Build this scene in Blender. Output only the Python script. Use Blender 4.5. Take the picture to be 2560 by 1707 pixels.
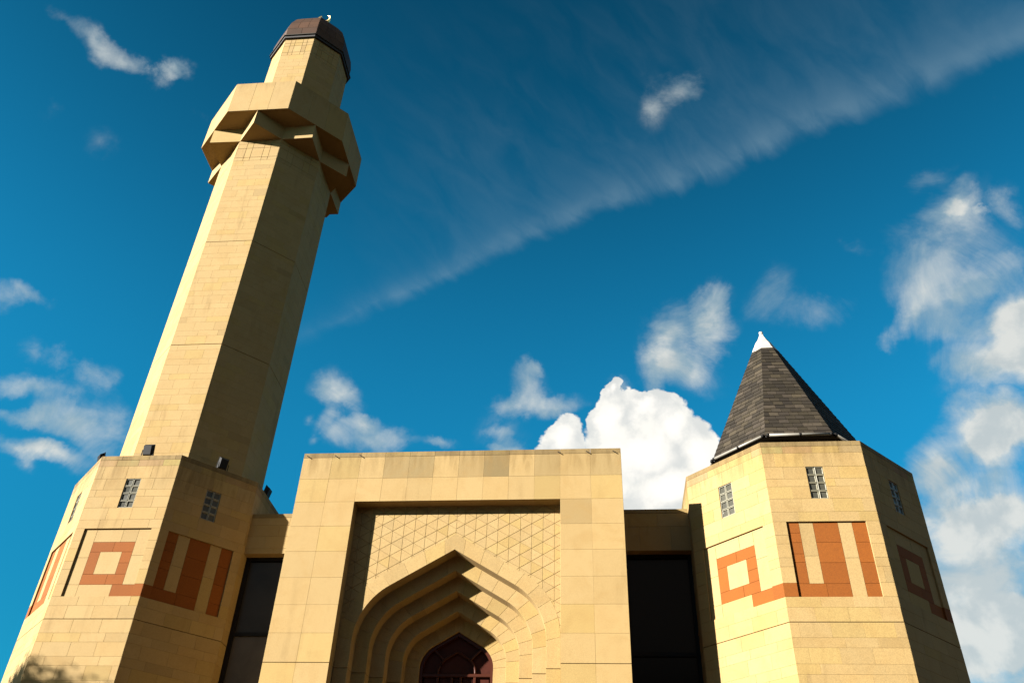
import bpy, bmesh, math, random
from mathutils import Vector, Matrix, Euler
random.seed(7)
R = math.radians
for o in list(bpy.data.objects):
    bpy.data.objects.remove(o, do_unlink=True)
scene = bpy.context.scene
COL = scene.collection

# ------------------------------------------------------------------ camera
cam_d = bpy.data.cameras.new('camera')
cam = bpy.data.objects.new('camera', cam_d)
COL.objects.link(cam)
cam_d.sensor_width = 36.0
cam_d.lens = 30.622
cam_d.clip_start = 0.1
cam_d.clip_end = 5000
CAM = Vector((3.3182, -18.776, 1.6))
rgt = Vector((0.99562891, 0.0879108, 0.03153988))
upv = Vector((0.02871481, -0.60946111, 0.79229579))
fwd = Vector((-0.08887369, 0.78792693, 0.60932144))
cam.matrix_world = Matrix(((rgt.x, upv.x, -fwd.x, CAM.x), (rgt.y, upv.y, -fwd.y, CAM.y),
                           (rgt.z, upv.z, -fwd.z, CAM.z), (0, 0, 0, 1)))
scene.camera = cam

# ------------------------------------------------------------------ exposure
scene.view_settings.view_transform = 'Standard'
scene.view_settings.look = 'None'
scene.view_settings.gamma = 1.0
scene.view_settings.use_curve_mapping = False
EXPOSURE = 2.47
scene.view_settings.exposure = EXPOSURE

# ------------------------------------------------------------------ sun
SUN_AZ, SUN_EL = R(57), R(20)      # azimuth of travel from +Y towards +X
sd = bpy.data.lights.new('sun', 'SUN')
sd.energy = 5.0
sd.angle = R(0.53)
sd.color = (1.0, 0.96, 0.90)
sun = bpy.data.objects.new('sun', sd)
COL.objects.link(sun)
travel = Vector((math.sin(SUN_AZ) * math.cos(SUN_EL), math.cos(SUN_AZ) * math.cos(SUN_EL), -math.sin(SUN_EL)))
sun.rotation_euler = travel.to_track_quat('-Z', 'Y').to_euler()
sun.location = (-60, -40, 60)

# ------------------------------------------------------------------ sky and clouds (all in the world, by direction)
# each cloud: direction of its middle, direction of its long axis, half sizes (radians), density
CUMULUS = [
 (-0.0299, 0.8557, 0.5166, 0.9994, 0.0352, -0.0003, 0.0376, 0.0301, 0.95),
 (0.0233, 0.8445, 0.535, 0.9995, -0.0087, -0.0298, 0.0261, 0.032, 0.9),
 (0.0533, 0.8399, 0.5401, 0.9984, -0.0333, -0.0467, 0.0369, 0.0225, 0.95),
 (0.0788, 0.8442, 0.5301, 0.9967, -0.0559, -0.0591, 0.0438, 0.0392, 1.0),
 (0.1051, 0.8564, 0.5055, 0.9943, -0.0814, -0.0688, 0.0361, 0.0481, 1.0),
 (0.05, 0.8624, 0.5038, 0.9986, -0.0344, -0.0401, 0.0677, 0.0503, 1.0),
 (0.0758, 0.8826, 0.464, 0.997, -0.0609, -0.0469, 0.0648, 0.0496, 1.0),
 (-0.049, 0.8597, 0.5085, 0.9986, 0.0511, 0.0098, 0.0226, 0.0178, 0.85),
 (0.0212, 0.8312, 0.5555, 0.9995, -0.005, -0.0307, 0.014, 0.0179, 0.8),
 (0.1207, 0.8614, 0.4933, 0.9926, -0.0964, -0.0745, 0.0233, 0.0386, 0.9)]
PUFFS = [
 (0.1001, 0.7903, 0.6045, 0.9946, -0.0619, -0.0837, 0.0587, 0.0575, 0.684),
 (0.0814, 0.7992, 0.5955, 0.9963, -0.0487, -0.0708, 0.0386, 0.0425, 0.576),
 (0.1373, 0.7632, 0.6314, 0.99, -0.085, -0.1126, 0.0233, 0.0449, 0.576),
 (0.1509, 0.7782, 0.6097, 0.9881, -0.1001, -0.1169, 0.0317, 0.0329, 0.648),
 (0.1448, 0.753, 0.6419, 0.9889, -0.0881, -0.1197, 0.0261, 0.0209, 0.36),
 (0.132, 0.8023, 0.5822, 0.9909, -0.0911, -0.0991, 0.0349, 0.0391, 0.504),
 (0.0823, 0.8167, 0.5711, 0.9963, -0.0532, -0.0676, 0.0179, 0.0273, 0.504),
 (0.0324, 0.8151, 0.5784, 0.9992, -0.0117, -0.0394, 0.0182, 0.0183, 0.576),
 (0.0414, 0.8204, 0.5703, 0.9988, -0.02, -0.0438, 0.0271, 0.0214, 0.432),
 (-0.0618, 0.807, 0.5873, 0.9977, 0.0654, 0.0151, 0.0338, 0.0246, 0.54),
 (-0.0463, 0.8012, 0.5966, 0.9986, 0.0534, 0.0058, 0.0154, 0.0123, 0.504),
 (-0.0567, 0.8205, 0.5688, 0.9981, 0.0604, 0.0124, 0.0399, 0.0246, 0.576),
 (-0.0247, 0.8253, 0.5642, 0.9994, 0.0337, -0.0056, 0.0549, 0.0184, 0.576),
 (-0.089, 0.8214, 0.5634, 0.9957, 0.0868, 0.0308, 0.0338, 0.0154, 0.432),
 (-0.0903, 0.853, 0.5141, 0.9957, 0.0868, 0.0309, 0.0214, 0.0183, 0.504),
 (-0.0973, 0.8374, 0.5379, 0.995, 0.0932, 0.0349, 0.0368, 0.0491, 0.324),
 (0.3594, 0.6891, 0.6292, 0.7997, -0.575, 0.173, 0.0923, 0.0839, 0.5184),
 (0.3392, 0.7182, 0.6076, 0.9401, -0.2355, -0.2464, 0.0591, 0.0513, 0.504),
 (0.3746, 0.6596, 0.6516, 0.9263, -0.2352, -0.2944, 0.0396, 0.0323, 0.4464),
 (0.3783, 0.6543, 0.6548, 0.9248, -0.2355, -0.299, 0.0177, 0.0112, 0.648),
 (0.4052, 0.6493, 0.6436, 0.9133, -0.2558, -0.3169, 0.0118, 0.0069, 0.684),
 (0.3594, 0.6346, 0.6842, 0.8792, -0.476, -0.0203, 0.0328, 0.0151, 0.36),
 (0.3841, 0.6376, 0.6678, 0.9223, -0.2309, -0.31, 0.024, 0.0147, 0.324),
 (0.4237, 0.6408, 0.6402, 0.9048, -0.267, -0.3316, 0.0188, 0.0289, 0.504),
 (0.2788, 0.6969, 0.6607, 0.7017, 0.3218, -0.6356, 0.0282, 0.0125, 0.396),
 (0.3718, 0.7322, 0.5706, 0.9278, -0.273, -0.2542, 0.042, 0.0279, 0.468),
 (0.3224, 0.7366, 0.5945, 0.9461, -0.2296, -0.2285, 0.0189, 0.026, 0.504),
 (0.3036, 0.7541, 0.5824, 0.9523, -0.2211, -0.2102, 0.0192, 0.0157, 0.468),
 (0.3217, 0.7546, 0.5719, 0.9464, -0.2378, -0.2186, 0.0212, 0.013, 0.432),
 (0.4033, 0.7243, 0.5592, 0.9146, -0.299, -0.2723, 0.0426, 0.0622, 0.36),
 (0.3916, 0.6938, 0.6045, 0.7843, -0.5952, 0.175, 0.0483, 0.0173, 0.54),
 (0.3578, 0.7552, 0.5492, 0.9334, -0.2721, -0.2339, 0.0204, 0.0153, 0.36),
 (0.4011, 0.761, 0.5099, 0.9157, -0.3187, -0.2447, 0.0529, 0.0249, 0.504),
 (0.3737, 0.8509, 0.3693, 0.9275, -0.3401, -0.1551, 0.0904, 0.0975, 0.72),
 (0.3763, 0.8652, 0.3314, 0.9265, -0.3506, -0.1367, 0.0748, 0.078, 0.72),
 (0.3965, 0.8077, 0.4363, 0.9179, -0.3413, -0.2025, 0.0435, 0.0208, 0.504),
 (0.3456, 0.834, 0.4302, 0.9383, -0.3009, -0.1705, 0.0353, 0.0365, 0.432),
 (0.4121, 0.7966, 0.4423, 0.911, -0.3518, -0.2152, 0.0304, 0.0266, 0.504),
 (0.3625, 0.8919, 0.2705, 0.932, -0.3484, -0.1002, 0.055, 0.0612, 0.612),
 (0.4026, 0.8584, 0.3179, 0.9154, -0.3772, -0.1408, 0.015, 0.0167, 0.576),
 (-0.561, 0.6189, 0.5498, 0.7121, 0.6994, -0.0606, 0.0291, 0.0172, 0.612),
 (-0.5435, 0.6363, 0.5475, 0.6344, 0.7385, -0.2283, 0.0374, 0.0147, 0.432),
 (-0.5769, 0.6191, 0.5328, 0.8162, 0.4622, 0.3467, 0.0237, 0.0147, 0.432),
 (-0.5564, 0.6577, 0.5078, 0.8305, 0.4602, 0.3139, 0.0222, 0.02, 0.396),
 (-0.5301, 0.6812, 0.5049, 0.6042, 0.7212, -0.3388, 0.0266, 0.0218, 0.612),
 (-0.5134, 0.7, 0.4964, 0.8578, 0.4348, 0.2741, 0.0186, 0.0205, 0.612),
 (-0.5722, 0.667, 0.4772, 0.8198, 0.4822, 0.3089, 0.0327, 0.0197, 0.648),
 (-0.5477, 0.6863, 0.4786, 0.8363, 0.4649, 0.2905, 0.0384, 0.015, 0.612),
 (-0.5708, 0.6883, 0.4476, 0.8208, 0.4919, 0.2904, 0.0372, 0.0123, 0.648),
 (-0.5428, 0.707, 0.4533, 0.7993, 0.6006, 0.0202, 0.0416, 0.0222, 0.72),
 (-0.507, 0.7279, 0.4617, 0.8617, 0.4401, 0.2524, 0.0401, 0.0332, 0.504),
 (-0.5678, 0.7077, 0.4205, 0.8041, 0.5862, 0.0992, 0.0446, 0.0169, 0.684),
 (-0.544, 0.7263, 0.4202, 0.7741, 0.6276, -0.0826, 0.0396, 0.0169, 0.648),
 (-0.5373, 0.6999, 0.4706, 0.8431, 0.4601, 0.2783, 0.0296, 0.0151, 0.36),
 (-0.567, 0.7172, 0.4051, 0.8236, 0.5025, 0.2631, 0.0129, 0.0146, 0.36),
 (-0.5185, 0.7357, 0.4357, 0.8549, 0.456, 0.2473, 0.0348, 0.0151, 0.432),
 (-0.2928, 0.7843, 0.5469, 0.9559, 0.2544, 0.147, 0.031, 0.026, 0.612),
 (-0.2843, 0.7917, 0.5406, 0.9584, 0.2483, 0.1405, 0.0311, 0.0204, 0.432),
 (-0.2671, 0.8031, 0.5326, 0.8223, 0.4782, -0.3086, 0.0315, 0.0147, 0.36),
 (-0.292, 0.8036, 0.5186, 0.9562, 0.257, 0.1401, 0.0182, 0.0129, 0.504),
 (-0.2995, 0.8089, 0.506, 0.9539, 0.2646, 0.1416, 0.0199, 0.0129, 0.432),
 (-0.2802, 0.8182, 0.502, 0.9597, 0.249, 0.1299, 0.0182, 0.0277, 0.504),
 (-0.2476, 0.8262, 0.5061, 0.9687, 0.2212, 0.1129, 0.0407, 0.0278, 0.648),
 (-0.2221, 0.8347, 0.504, 0.9748, 0.1997, 0.0989, 0.0279, 0.0205, 0.612),
 (-0.2497, 0.8166, 0.5204, 0.9681, 0.2218, 0.1165, 0.0277, 0.0112, 0.36),
 (-0.3036, 0.8183, 0.488, 0.9526, 0.2702, 0.1397, 0.0144, 0.0146, 0.432),
 (-0.1862, 0.8426, 0.5053, 0.9824, 0.169, 0.0801, 0.03, 0.0112, 0.396),
 (-0.1634, 0.8457, 0.508, 0.9864, 0.1495, 0.0685, 0.0263, 0.0112, 0.432),
 (-0.0944, 0.8547, 0.5105, 0.9954, 0.0903, 0.0329, 0.0226, 0.0112, 0.576),
 (-0.3195, 0.7983, 0.5105, 0.9474, 0.2806, 0.1541, 0.0126, 0.011, 0.36),
 (-0.0997, 0.8402, 0.533, 0.9948, 0.0951, 0.0361, 0.0189, 0.0113, 0.36),
 (-0.4821, 0.4639, 0.7432, 0.58, 0.8048, -0.1261, 0.0299, 0.0221, 0.783),
 (-0.5022, 0.4412, 0.7438, 0.7782, 0.6055, 0.1663, 0.024, 0.0156, 0.4698),
 (-0.4656, 0.4783, 0.7446, 0.7111, 0.703, -0.0069, 0.0362, 0.0182, 0.5742),
 (-0.4509, 0.4903, 0.7459, 0.6649, 0.742, -0.0858, 0.0238, 0.0205, 0.6786),
 (-0.4166, 0.5022, 0.7578, 0.9075, 0.2794, 0.3138, 0.0296, 0.0179, 0.9396),
 (-0.4357, 0.5077, 0.7432, 0.6136, 0.7717, -0.1674, 0.0263, 0.0249, 0.9396),
 (-0.4075, 0.5353, 0.7399, 0.4953, 0.8102, -0.3135, 0.0254, 0.0127, 0.4176),
 (-0.4812, 0.5488, 0.6836, 0.8754, 0.3425, 0.3412, 0.0249, 0.0183, 0.2506),
 (-0.5263, 0.5142, 0.6772, 0.8489, 0.3634, 0.3838, 0.0163, 0.0138, 0.3132),
 (0.1004, 0.5868, 0.8034, 0.9935, -0.0162, -0.1124, 0.0593, 0.0368, 0.396),
 (0.08, 0.6083, 0.7896, 0.9955, -0.0084, -0.0945, 0.033, 0.0322, 0.36),
 (0.1171, 0.5918, 0.7975, 0.9917, -0.0273, -0.1254, 0.0324, 0.0212, 0.432),
 (0.2024, 0.7442, 0.6365, 0.9787, -0.1312, -0.1578, 0.0373, 0.0504, 0.504),
 (0.2438, 0.7468, 0.6188, 0.9693, -0.1661, -0.1814, 0.0362, 0.0332, 0.576),
 (0.3931, 0.5716, 0.7202, 0.7869, -0.6144, 0.0582, 0.0212, 0.0151, 0.324),
 (0.3038, 0.7558, 0.58, 0.9523, -0.2221, -0.2094, 0.0247, 0.0217, 0.396),
 (0.4231, 0.7045, 0.5698, 0.9055, -0.3064, -0.2935, 0.0307, 0.0457, 1.0625),
 (0.4156, 0.7411, 0.5272, 0.9092, -0.3217, -0.2645, 0.0705, 0.0303, 1.0625),
 (0.4272, 0.7208, 0.5458, 0.9037, -0.3209, -0.2836, 0.0326, 0.0529, 1.125),
 (0.391, 0.7864, 0.4782, 0.9202, -0.3229, -0.2213, 0.0653, 0.037, 1.125),
 (0.4159, 0.7792, 0.4689, 0.9092, -0.3454, -0.2325, 0.0467, 0.0408, 1.125),
 (0.3444, 0.8225, 0.4527, 0.9387, -0.2938, -0.1804, 0.044, 0.0406, 1.125),
 (0.3913, 0.7953, 0.463, 0.9201, -0.3284, -0.2135, 0.0307, 0.0265, 0.9375),
 (0.3936, 0.8238, 0.4079, 0.9192, -0.3473, -0.1856, 0.0713, 0.0347, 0.875),
 (0.3677, 0.8408, 0.3973, 0.9299, -0.3281, -0.1663, 0.0635, 0.035, 0.8125),
 (0.3846, 0.8742, 0.2965, 0.9231, -0.3648, -0.1218, 0.0603, 0.0411, 1.0625),
 (0.3934, 0.8788, 0.2702, 0.9194, -0.3775, -0.1109, 0.0613, 0.0428, 0.9375),
 (0.3628, 0.8852, 0.2913, 0.9319, -0.3454, -0.1108, 0.0276, 0.0247, 0.9375)]

world = bpy.data.worlds.new('World')
scene.world = world
world.use_nodes = True
NT = world.node_tree
NT.nodes.clear()


def N(nt, kind, **kw):
    n = nt.nodes.new(kind)
    for k, v in kw.items():
        setattr(n, k, v)
    return n


def setin(nt, sock, v):
    if isinstance(v, bpy.types.NodeSocket):
        nt.links.new(v, sock)
    else:
        sock.default_value = v


def M(nt, op, a, b=0.0, c=0.0, clamp=False):
    n = N(nt, 'ShaderNodeMath', operation=op, use_clamp=clamp)
    setin(nt, n.inputs[0], a)
    setin(nt, n.inputs[1], b)
    setin(nt, n.inputs[2], c)
    return n.outputs[0]


def smooth(nt, v, lo, hi, a=0.0, b=1.0):
    n = N(nt, 'ShaderNodeMapRange', interpolation_type='SMOOTHSTEP')
    setin(nt, n.inputs['Value'], v)
    n.inputs['From Min'].default_value = lo
    n.inputs['From Max'].default_value = hi
    n.inputs['To Min'].default_value = a
    n.inputs['To Max'].default_value = b
    return n.outputs['Result']


def mixc(nt, f, a, b, mode='MIX'):
    n = N(nt, 'ShaderNodeMix', data_type='RGBA', blend_type=mode)
    setin(nt, n.inputs[0], f)
    setin(nt, n.inputs[6], a if isinstance(a, bpy.types.NodeSocket) else (*a, 1))
    setin(nt, n.inputs[7], b if isinstance(b, bpy.types.NodeSocket) else (*b, 1))
    return n.outputs[2]


def noise(nt, vec, scale, detail=6.0, rough=0.55, dist=0.0):
    n = N(nt, 'ShaderNodeTexNoise')
    nt.links.new(vec, n.inputs['Vector'])
    n.inputs['Scale'].default_value = scale
    n.inputs['Detail'].default_value = detail
    n.inputs['Roughness'].default_value = rough
    n.inputs['Distortion'].default_value = dist
    return n.outputs['Fac']


def vadd(nt, v, off):
    n = N(nt, 'ShaderNodeVectorMath', operation='ADD')
    nt.links.new(v, n.inputs[0])
    n.inputs[1].default_value = off
    return n.outputs[0]


SKY_STRENGTH = 0.05
TINT = (0.036, 0.54, 0.63)        # deep polarised blue
CLOUD = 3.3
DIR = N(NT, 'ShaderNodeTexCoord').outputs['Generated']


def dotv(v):
    n = N(NT, 'ShaderNodeVectorMath', operation='DOT_PRODUCT')
    NT.links.new(DIR, n.inputs[0])
    n.inputs[1].default_value = v
    return n.outputs['Value']


def warp(amp, scale, detail):
    n = N(NT, 'ShaderNodeTexNoise')
    NT.links.new(DIR, n.inputs['Vector'])
    n.inputs['Scale'].default_value = scale
    n.inputs['Detail'].default_value = detail
    n.inputs['Roughness'].default_value = 0.6
    s_ = N(NT, 'ShaderNodeVectorMath', operation='SUBTRACT')
    NT.links.new(n.outputs['Color'], s_.inputs[0])
    s_.inputs[1].default_value = (0.5, 0.5, 0.5)
    a_ = N(NT, 'ShaderNodeVectorMath', operation='MULTIPLY_ADD')
    NT.links.new(s_.outputs[0], a_.inputs[0])
    a_.inputs[1].default_value = (amp, amp, amp)
    NT.links.new(DIR, a_.inputs[2])
    return a_.outputs[0]


def blobs(rows, vec, how='MAXIMUM'):
    tot = None
    for (cx, cy, cz, ux, uy, uz, ru, rv, w) in rows:
        c = Vector((cx, cy, cz)).normalized()
        u = Vector((ux, uy, uz)).normalized()
        v = c.cross(u)
        mp = N(NT, 'ShaderNodeMapping', vector_type='TEXTURE')
        NT.links.new(vec, mp.inputs['Vector'])
        mp.inputs['Location'].default_value = c
        mp.inputs['Rotation'].default_value = Matrix((u, v, c)).transposed().to_euler()
        mp.inputs['Scale'].default_value = (ru, rv, max(ru, rv))
        g = N(NT, 'ShaderNodeTexGradient', gradient_type='SPHERICAL')
        NT.links.new(mp.outputs[0], g.inputs[0])
        val = M(NT, 'MULTIPLY', g.outputs['Fac'], w)
        tot = val if tot is None else M(NT, how, tot, val)
    return tot


def sky_blue():
    sky = N(NT, 'ShaderNodeTexSky', sky_type='NISHITA')
    sky.sun_disc = False
    sky.sun_elevation = SUN_EL
    sky.sun_rotation = R(180) + SUN_AZ
    sky.air_density = 1.0
    sky.dust_density = 0.3
    sky.ozone_density = 2.0
    c = mixc(NT, 1.0, sky.outputs[0], TINT, 'MULTIPLY')
    # darker towards the zenith
    f_ = smooth(NT, dotv((0, 0, 1)), 0.50, 0.95, 1.05, 0.38)
    f_ = M(NT, 'MULTIPLY', f_, smooth(NT, dotv((0, 0, 1)), 0.22, 0.52, 0.78, 1.0))
    v_ = N(NT, 'ShaderNodeVectorMath', operation='SCALE')
    NT.links.new(c, v_.inputs[0])
    NT.links.new(f_, v_.inputs['Scale'])
    return v_.outputs[0]


def kk(r_, g_, b_):
    return (r_ * CLOUD, g_ * CLOUD, b_ * CLOUD)


def warm_fill_cloud(col):
    """the same broken cloud, carried on over the rest of the sky"""
    nG = noise(NT, DIR, 2.6, 7.0, 0.6, 0.4)
    away = smooth(NT, dotv(fwd), 0.80, 0.64)
    aG = M(NT, 'MULTIPLY', M(NT, 'MULTIPLY', smooth(NT, nG, 0.46, 0.63), 0.85), away)
    return mixc(NT, aG, col, kk(1.02, .76, .50))


def backdrop(col):
    bg = N(NT, 'ShaderNodeBackground')
    NT.links.new(col, bg.inputs['Color'])
    bg.inputs['Strength'].default_value = SKY_STRENGTH
    return bg.outputs[0]


ST_ACROSS = (-0.3361, -0.6677, 0.6643)
ST_ALONG = (0.9402, -0.2794, 0.1948)


def region(x0, x1):
    def near(rows):
        out = []
        for r_ in rows:
            c = Vector(r_[:3])
            t = c.dot(rgt) / c.dot(fwd)
            if x0 - 1.25 * max(r_[6], r_[7]) - .07 < t < x1 + 1.25 * max(r_[6], r_[7]) + .07:
                out.append(r_)
        return out
    col = warm_fill_cloud(sky_blue())
    wv = warp(0.085, 9.0, 6.0)
    wv2 = warp(0.11, 6.0, 8.0)
    nA = noise(NT, DIR, 14.0, 8.0, 0.56, 0.2)
    nA2 = noise(NT, vadd(NT, DIR, (-0.020, -0.010, 0.012)), 14.0, 5.0, 0.56, 0.2)
    lit = smooth(NT, M(NT, 'SUBTRACT', nA, nA2), -0.10, 0.10)
    if x1 > -0.30:
        # one long streak of ice cloud: sharp lower edge, fibres combed upwards from it
        wS = warp(0.060, 4.0, 6.0)

        def dw(v, vec):
            n = N(NT, 'ShaderNodeVectorMath', operation='DOT_PRODUCT')
            NT.links.new(vec, n.inputs[0])
            n.inputs[1].default_value = v
            return n.outputs['Value']
        s_ = dw(ST_ALONG, wS)
        t_ = M(NT, 'ADD', dw(ST_ACROSS, wS), M(NT, 'SUBTRACT', M(NT, 'MULTIPLY', M(NT, 'MULTIPLY', s_, s_), 0.09), 0.014))
        comb = N(NT, 'ShaderNodeCombineXYZ')
        NT.links.new(M(NT, 'ADD', M(NT, 'MULTIPLY', s_, 34.0), M(NT, 'MULTIPLY', t_, 12.0)), comb.inputs[0])
        NT.links.new(M(NT, 'MULTIPLY', t_, 13.0), comb.inputs[1])
        fib = noise(NT, comb.outputs[0], 1.0, 7.0, 0.55, 0.5)
        patch = noise(NT, DIR, 4.5, 5.0, 0.55, 0.3)
        wide = smooth(NT, s_, -0.36, 0.25)
        L = M(NT, 'MULTIPLY_ADD', wide, 0.015, 0.008)
        ridge = M(NT, 'EXPONENT', M(NT, 'MULTIPLY', M(NT, 'DIVIDE', M(NT, 'MAXIMUM', t_, 0.0), L), -1.0))
        edge = smooth(NT, M(NT, 'ADD', t_, M(NT, 'MULTIPLY', M(NT, 'SUBTRACT', fib, 0.5), 0.030)), -0.016, 0.018)
        veil = M(NT, 'MULTIPLY', smooth(NT, t_, 0.34, 0.03), smooth(NT, s_, -0.36, -0.12))
        veil = M(NT, 'MULTIPLY', veil, smooth(NT, M(NT, 'ADD', M(NT, 'MULTIPLY', fib, 0.8), M(NT, 'MULTIPLY', patch, 0.6)), 0.48, 1.0))
        body = M(NT, 'MULTIPLY', ridge, smooth(NT, M(NT, 'ADD', M(NT, 'MULTIPLY', fib, 0.6), M(NT, 'MULTIPLY', patch, 0.5)), 0.34, 0.66, 0.45, 1.0))
        ends = M(NT, 'MULTIPLY', smooth(NT, s_, -0.46, -0.30), smooth(NT, s_, 0.62, 0.40))
        aS = M(NT, 'ADD', M(NT, 'MULTIPLY', body, 0.22), M(NT, 'MULTIPLY', veil, 0.055))
        aS = M(NT, 'MULTIPLY', M(NT, 'MULTIPLY', aS, edge), ends)
        col = mixc(NT, aS, col, kk(.48, .64, .70))
    rows = near(PUFFS)
    if rows:
        b = M(NT, 'MINIMUM', blobs(rows, wv2, 'ADD'), 1.25)
        nB = noise(NT, DIR, 10.0, 10.0, 0.64, 0.8)
        tP = M(NT, 'ADD', M(NT, 'MULTIPLY', b, 1.05), M(NT, 'MULTIPLY', M(NT, 'SUBTRACT', nB, 0.5), 1.9))
        aP = M(NT, 'MULTIPLY', smooth(NT, tP, 0.0, 1.25), smooth(NT, b, 0.0, 0.35))
        aP = M(NT, 'MULTIPLY', aP, 0.88)
        pc = mixc(NT, lit, kk(.46, .58, .62), kk(.72, .77, .75))
        pc = mixc(NT, smooth(NT, tP, 0.75, 1.3), pc, mixc(NT, lit, kk(.66, .70, .68), kk(.90, .89, .82)))
        col = mixc(NT, aP, col, pc)
    rows = near(CUMULUS)
    if rows:
        b = blobs(rows, wv)
        tC = M(NT, 'ADD', M(NT, 'MULTIPLY', b, 1.9), M(NT, 'MULTIPLY', M(NT, 'SUBTRACT', nA, 0.5), 0.55))
        aC = smooth(NT, tC, 0.26, 0.46)
        body = mixc(NT, lit, kk(.82, .84, .82), kk(1.12, 1.10, 1.02))
        body = mixc(NT, smooth(NT, tC, 0.7, 1.5), body, kk(1.22, 1.18, 1.10))
        col = mixc(NT, aC, col, body)
    return backdrop(col)


def pick(fac, a, b):
    n = N(NT, 'ShaderNodeMixShader')
    NT.links.new(fac, n.inputs[0])
    NT.links.new(a, n.inputs[1])
    NT.links.new(b, n.inputs[2])
    return n.outputs[0]


# the sky is worked out sector by sector, so that a look-up pays only for the clouds near it
edges = [-.80, -.27, -.01, .31, .80]
px_dir = None
tanx = M(NT, 'DIVIDE', dotv(rgt), M(NT, 'MAXIMUM', dotv(fwd), 0.05))
sh = region(edges[3], edges[4])
for k in (2, 1, 0):
    sh = pick(M(NT, 'LESS_THAN', tanx, edges[k + 1]), sh, region(edges[k], edges[k + 1]))
sh = pick(M(NT, 'GREATER_THAN', dotv(fwd), 0.78), backdrop(warm_fill_cloud(sky_blue())), sh)
wo = N(NT, 'ShaderNodeOutputWorld')
NT.links.new(sh, wo.inputs['Surface'])

# ------------------------------------------------------------------ materials
def newmat(name):
    m = bpy.data.materials.new(name)
    m.use_nodes = True
    nt = m.node_tree
    b = nt.nodes['Principled BSDF']
    return m, nt, b


AK = 0.38        # the sandstone reflects about a quarter of the light


def stone_mat(name, base, mott=0.35, streak=0.5, bump=0.25, rough=0.88, dirt=(0.42, 0.37, 0.27)):
    base = tuple(x * AK for x in base) if not name.startswith('gold') else base
    m, nt, b = newmat(name)
    pos = N(nt, 'ShaderNodeNewGeometry').outputs['Position']
    tone = N(nt, 'ShaderNodeAttribute', attribute_name='tone')
    c = mixc(nt, 1.0, base, tone.outputs['Color'], 'MULTIPLY')
    # bedding clouds and blotches within the stone
    n1 = noise(nt, pos, 1.7, 5.0, 0.6, 0.8)
    c = mixc(nt, M(nt, 'MULTIPLY', smooth(nt, n1, 0.42, 0.75), mott), c, tuple(x * y for x, y in zip(base, (0.82, 0.72, 0.55))))
    n4 = noise(nt, pos, 6.5, 4.0, 0.65, 0.3)
    c = mixc(nt, M(nt, 'MULTIPLY', smooth(nt, n4, 0.5, 0.8), 0.28), c, tuple(x * y for x, y in zip(base, (0.8, 0.76, 0.68))))
    # rain streaks: stretched downwards
    mp = N(nt, 'ShaderNodeMapping')
    nt.links.new(pos, mp.inputs['Vector'])
    mp.inputs['Scale'].default_value = (3.5, 3.5, 0.42)
    n2 = noise(nt, mp.outputs[0], 1.0, 6.0, 0.62, 0.2)
    n3 = noise(nt, pos, 0.55, 3.0, 0.5)
    sf = M(nt, 'MULTIPLY', smooth(nt, n2, 0.52, 0.78), smooth(nt, n3, 0.4, 0.65))
    c = mixc(nt, M(nt, 'MULTIPLY', sf, streak), c, tuple(x * y for x, y in zip(base, dirt)))
    # soot and damp running down from copings and the parapet edge
    sp = N(nt, 'ShaderNodeSeparateXYZ')
    nt.links.new(pos, sp.inputs[0])
    zc = sp.outputs['Z']
    top = M(nt, 'MULTIPLY', smooth(nt, zc, 11.75, 12.62), smooth(nt, zc, 13.1, 13.0))
    par = M(nt, 'MULTIPLY', smooth(nt, zc, 28.35, 29.15), smooth(nt, zc, 29.5, 29.3))
    mp2 = N(nt, 'ShaderNodeMapping')
    nt.links.new(pos, mp2.inputs['Vector'])
    mp2.inputs['Scale'].default_value = (5.0, 5.0, 0.9)
    n5 = noise(nt, mp2.outputs[0], 1.0, 6.0, 0.6, 0.4)
    run = M(nt, 'MULTIPLY', smooth(nt, n5, 0.36, 0.72), M(nt, 'MAXIMUM', top, M(nt, 'MULTIPLY', par, 0.6)))
    c = mixc(nt, M(nt, 'MULTIPLY', run, 0.75), c, tuple(x * y for x, y in zip(base, (0.50, 0.46, 0.36))))
    # grain
    g = noise(nt, pos, 70.0, 3.0, 0.6)
    c = mixc(nt, 0.16, c, mixc(nt, smooth(nt, g, 0.3, 0.7), (0, 0, 0), (1, 1, 1)), 'OVERLAY')
    nt.links.new(c, b.inputs['Base Color'])
    b.inputs['Roughness'].default_value = rough
    b.inputs['Specular IOR Level'].default_value = 0.2
    bp = N(nt, 'ShaderNodeBump')
    bp.inputs['Strength'].default_value = bump
    bp.inputs['Distance'].default_value = 0.006
    h = M(nt, 'ADD', M(nt, 'MULTIPLY', g, 0.5), noise(nt, pos, 14.0, 5.0, 0.6))
    nt.links.new(h, bp.inputs['Height'])
    nt.links.new(bp.outputs[0], b.inputs['Normal'])
    return m


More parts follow.
